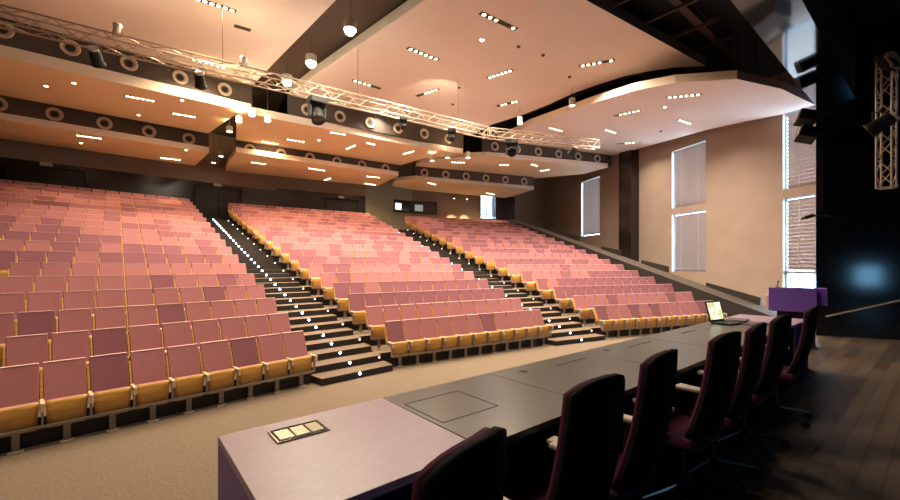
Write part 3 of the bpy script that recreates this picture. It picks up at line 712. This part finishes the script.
# ---------------------------------------------------------------- lectern desk
NF, NB = .895, .537
def dpt(u, N, z): x, y = DL.p(u, N); return Vector((x*S, y*S, z))
def module(u0, u1, top, body, name, label, ends):
    o = thing(name, label, 'desk', dpt((u0+u1)/2, (NF+NB)/2, ZS), DL.rot, 'modules of the long stage desk')
    w = (u1-u0)*S-.006; dp = (NF-NB)*S; h = ZD-ZS
    MB().box((0,0,h-.018), (w,dp,.036), bev=.003).build('top', top, o)
    MB().box((0,dp/2-.03,(h-.04)/2), (w-.01,.03,h-.04)).build('front_panel', body, o)
    for sx in ends: MB().box((sx*(w/2-.018),0,(h-.04)/2), (.036,dp-.01,h-.04)).build('side_panel', body, o)
    return o, w, dp, h
mods = []
dA = module(.149, .5145, M['desktop'], M['purple'], 'stage_desk', 'purple end desk with lilac top and steel socket hatch nearest the camera', (-1,1))
for j, (a, b, lb) in enumerate(((.5145,.883,'black desk module with square flush hatch outline beside the lilac desk'),(.883,1.376,'black desk module with cable slot, second from the lilac desk'),
                  (1.376,1.87,'black desk module with cable slot, third from the lilac desk'),(1.87,2.40,'black desk module with cable slot, fourth from the near lilac desk'),(2.40,2.94,'black desk module carrying the open laptop'))):
    o, w, dp, h = module(a, b, M['desk'], M['desk'], 'stage_desk', lb, (-1,1)); mods.append((o, w, dp, h))
dB = module(2.94, 3.305, M['desktop'], M['purple'], 'stage_desk', 'far purple end desk with lilac top below the lectern', (-1,1))
# hatches, slots, grommets belong to their modules
o, w, dp, h = mods[0]
m = MB(); x0, x1, y0, y1 = (.53-.69925)*S, (.695-.69925)*S, (.67-.716)*S, (.818-.716)*S
for c_, sz in ((((x0+x1)/2,y0,h),(x1-x0,.008,.003)),(((x0+x1)/2,y1,h),(x1-x0,.008,.003)),((x0,(y0+y1)/2,h),(.008,y1-y0,.003)),((x1,(y0+y1)/2,h),(.008,y1-y0,.003))): m.box(c_, sz)
m.build('flush_hatch', M['groove'], o)
for o, w, dp, h in mods[1:]:
    MB().box((.40,.25,h), (.45,.02,.004)) if False else MB().box((w*.17,.25,h), (.45,.02,.004)).build('cable_slot', M['groove'], o)
for o, w, dp, h in mods[1:3]:
    MB().lathe([(.001,.003),(.03,.003),(.036,0)], 18, Matrix.Translation((-w*.30,.30,h))).build('grommet', M['groove'], o)
# steel socket hatch in the lilac desk
o, w, dp, h = dA
hx, hy = (.28-.3318)*S, (.817-.716)*S
t = MB().box((hx,hy,h+.003), (.25,.165,.008), bev=.002).build('socket_hatch', M['hatch'], o)
m = MB()
for x, y, sx, sy in ((0,.068,.23,.008),(0,-.068,.23,.008),(-.11,0,.008,.14),(.11,0,.008,.14),(-.035,0,.006,.13),(.04,0,.006,.13)): m.box((hx+x,hy+y,h+.008), (sx,sy,.004))
m.build('hatch_rim', M['groove'], t)

# office chairs behind the desk
def office_chair():
    o = bpy.data.objects.new('office_chair', None); C.objects.link(o)
    # local y points to the desk; origin on the stage floor under the column
    def back(u, v):
        hw = .205-.045*max(0, v-.2)/.8-.02*(1-v); x = (u*2-1)*hw
        y = -.18-.125*v-.03*math.sin(v*math.pi)+.045*(u*2-1)**2
        z = .50+.655*v-.055*abs(u*2-1)**3*max(0, v-.7)/.3
        return (x, y, z)
    m = MB(); m.grid(lambda u, v: Vector(back(u,v))+Vector((0,-.028,0)), 10, 10, .028); m.build('back_shell', M['mesh'], o, True)
    m = MB(); m.grid(lambda u, v: Vector(back(.02+u*.96,v*.985))+Vector((0,.001,0)), 10, 10, .026); m.build('backrest', M['plum'], o, True)
    m = MB(); m.box((0,.05,.46), (.47,.46,.075), bev=.03); m.build('seat', M['plum'], o, True)
    m = MB(); m.box((0,.02,.40), (.22,.30,.06), bev=.01); m.tube((0,-.10,.41), (0,-.235,.62), .022, 8); m.build('mechanism', M['black'], o)
    for sx in (-1, 1):
        m = MB(); m.tube((sx*.20,.02,.42), (sx*.27,.02,.44), .018, 8); m.tube((sx*.27,.02,.43), (sx*.28,.0,.66), .018, 8); a = m.build('armrest', M['black'], o)
        MB().box((sx*.28,.03,.675), (.075,.25,.028), bev=.012).build('arm_pad', M['armpad'], a)
    m = MB(); m.tube((0,0,.10), (0,0,.38), .028, 12); m.tube((0,0,.06), (0,0,.12), .045, 12); m.build('column', M['black'], o)
    for i in range(5):
        an = R(72*i+18); d = Vector((math.cos(an), math.sin(an), 0))
        l = MB().tube(d*.03+Vector((0,0,.105)), d*.31+Vector((0,0,.065)), .022, 8, .014).build('leg', M['chrome'], o)
        k = MB(); t = Vector((-d.y, d.x, 0)); e = d*.31+Vector((0,0,.03)); k.tube(e-t*.022, e+t*.022, .029, 14); k.build('caster', M['black'], l)
    return o
CH = [(.235,.40,14,'largest and nearest office chair with dark back before the lilac desk'),(.558,.44,-2,'plum edged office chair before the hatch marked black desk, second from camera'),
      (.805,.46,4,'plum edged office chair before the black desk, third from the camera'),(1.175,.455,-5,'plum edged office chair before the black desk, fourth from the camera'),
      (1.40,.455,5,'plum edged office chair facing the open laptop, fifth from the camera'),(1.725,.46,-3,'plum edged office chair, sixth from the camera, second nearest the lectern'),
      (2.13,.455,6,'plum edged office chair farthest from the camera, nearest the lectern')]
base = None
for u, N, da, lb in CH:
    o = office_chair() if base is None else copy_tree(base)
    base = base or o
    o.location = dpt(u, N, ZS+.001); o.rotation_euler = (0,0,DL.rot+R(da)); tag(o, lb, 'chair', 'office chairs behind the stage desk')

# laptop and papers on the desk
o = thing('laptop', 'open laptop showing a pale page on the black desk', 'laptop', dpt(2.70,.80,ZD+.001), DL.rot+R(-9))
MB().box((0,-.02,.01), (.36,.25,.02), bev=.004).build('keyboard_base', M['black'], o)
rt = Matrix.Rotation(R(-14), 3, 'X')
l = MB().box(rt @ Vector((0,.0,.155))+Vector((0,.11,.01)), (.38,.014,.30), rt, bev=.004).build('lid', M['black'], o)
MB().box(rt @ Vector((0,-.009,.158))+Vector((0,.11,.01)), (.335,.003,.245), rt).build('screen', M['screen'], l)
for j, (u, N, w, d, h, r, lb) in enumerate(((2.86,.79,.34,.24,.03,8,'dark folder lying beside the laptop'),(2.78,.68,.30,.21,.012,-14,'thin dark papers lying before the folder by the laptop'))):
    q = MB().box((0,0,h/2), (w,d,h), bev=.003).build('folder' if j == 0 else 'papers', M['paper']); q.location = dpt(u, N, ZD+.001); q.rotation_euler = (0,0,DL.rot+R(r)); tag(q, lb, 'folder' if j == 0 else 'papers')

# lectern
o = thing('lectern', 'purple box topped lectern with two microphones at the far end of the stage', 'lectern', W(2.70,3.21,-1)+Vector((0,0,ZS)), R(-38))
zt = S*(1-.171)-ZS
MB().box((0,0,zt-.225), (.70,.36,.45), bev=.006).build('head', M['purple'], o)
MB().box((.43,.10,zt-.16), (.16,.30,.32), bev=.006).build('side_wing', M['purple'], o)
MB().box((.06,.06,(zt-.45)/2), (.56,.30,zt-.45), bev=.006).build('pedestal', M['black'], o)
MB().box((.06,.06,.012), (.64,.40,.024), bev=.004).build('foot', M['black'], o)
MB().box((-.37,.05,zt-.29), (.04,.24,.26), bev=.004).build('side_shelf', M['cap'], o)
for x in (-.22, .10):
    k = thing('microphone', 'slim black microphone on the lectern, '+('nearer the windows' if x < 0 else 'nearer the black wall'), 'microphone', o.matrix_basis @ Vector((x,-.08,zt+.001)))
    MB().lathe([(.001,.012),(.035,.012),(.04,0)], 14).build('base', M['black'], k); MB().tube((0,0,.01), (0,-.03,.10), .008, 6).build('neck', M['black'], k); MB().sphere((0,-.033,.115), .018).build('head', M['black'], k)

# ---------------------------------------------------------------- sky, truss wash and added fill
w = bpy.data.worlds.new('sky'); bpy.context.scene.world = w; w.use_nodes = True
bg = w.node_tree.nodes['Background']; bg.inputs[0].default_value = (.62,.82,1,1); bg.inputs[1].default_value = 14.0
light('wash_glow', 'SPOT', on_truss(447)+Vector((0,0,.35)), 42, (1,.80,.52), .08, aim=W(-.25,6.9,2.95), spot=75)
# unseen fill spots added to brighten the front seats and desk
for x, y, ax, ay, e in ((-1.9,1.5,-1.2,3.6,520),(-.6,2.2,-.6,4.3,480),(.7,3.0,1.0,5.0,420),(2.0,4.2,3.2,6.4,330),(-2.7,1.3,-.3,.9,420)):
    light('house_light', 'SPOT', W(x,y,3.1), e, (1,.76,.52), .25, aim=W(ax,ay,-.6), spot=95)
sc = bpy.context.scene
sc.view_settings.view_transform = 'Standard'; sc.view_settings.look = 'None'; sc.view_settings.gamma = 1; sc.view_settings.use_curve_mapping = False
sc.view_settings.exposure = 1.2
sc.cycles.max_bounces = 8; sc.cycles.diffuse_bounces = 5; sc.cycles.sample_clamp_indirect = 8
cam = bpy.data.cameras.new('camera'); co = bpy.data.objects.new('camera', cam); C.objects.link(co); sc.camera = co
co.location = (0,0,S); co.rotation_euler = (R(90),0,0); cam.sensor_width = 36; cam.lens = 36*406/900; cam.shift_y = 16/900; cam.clip_start = .05; cam.clip_end = 200
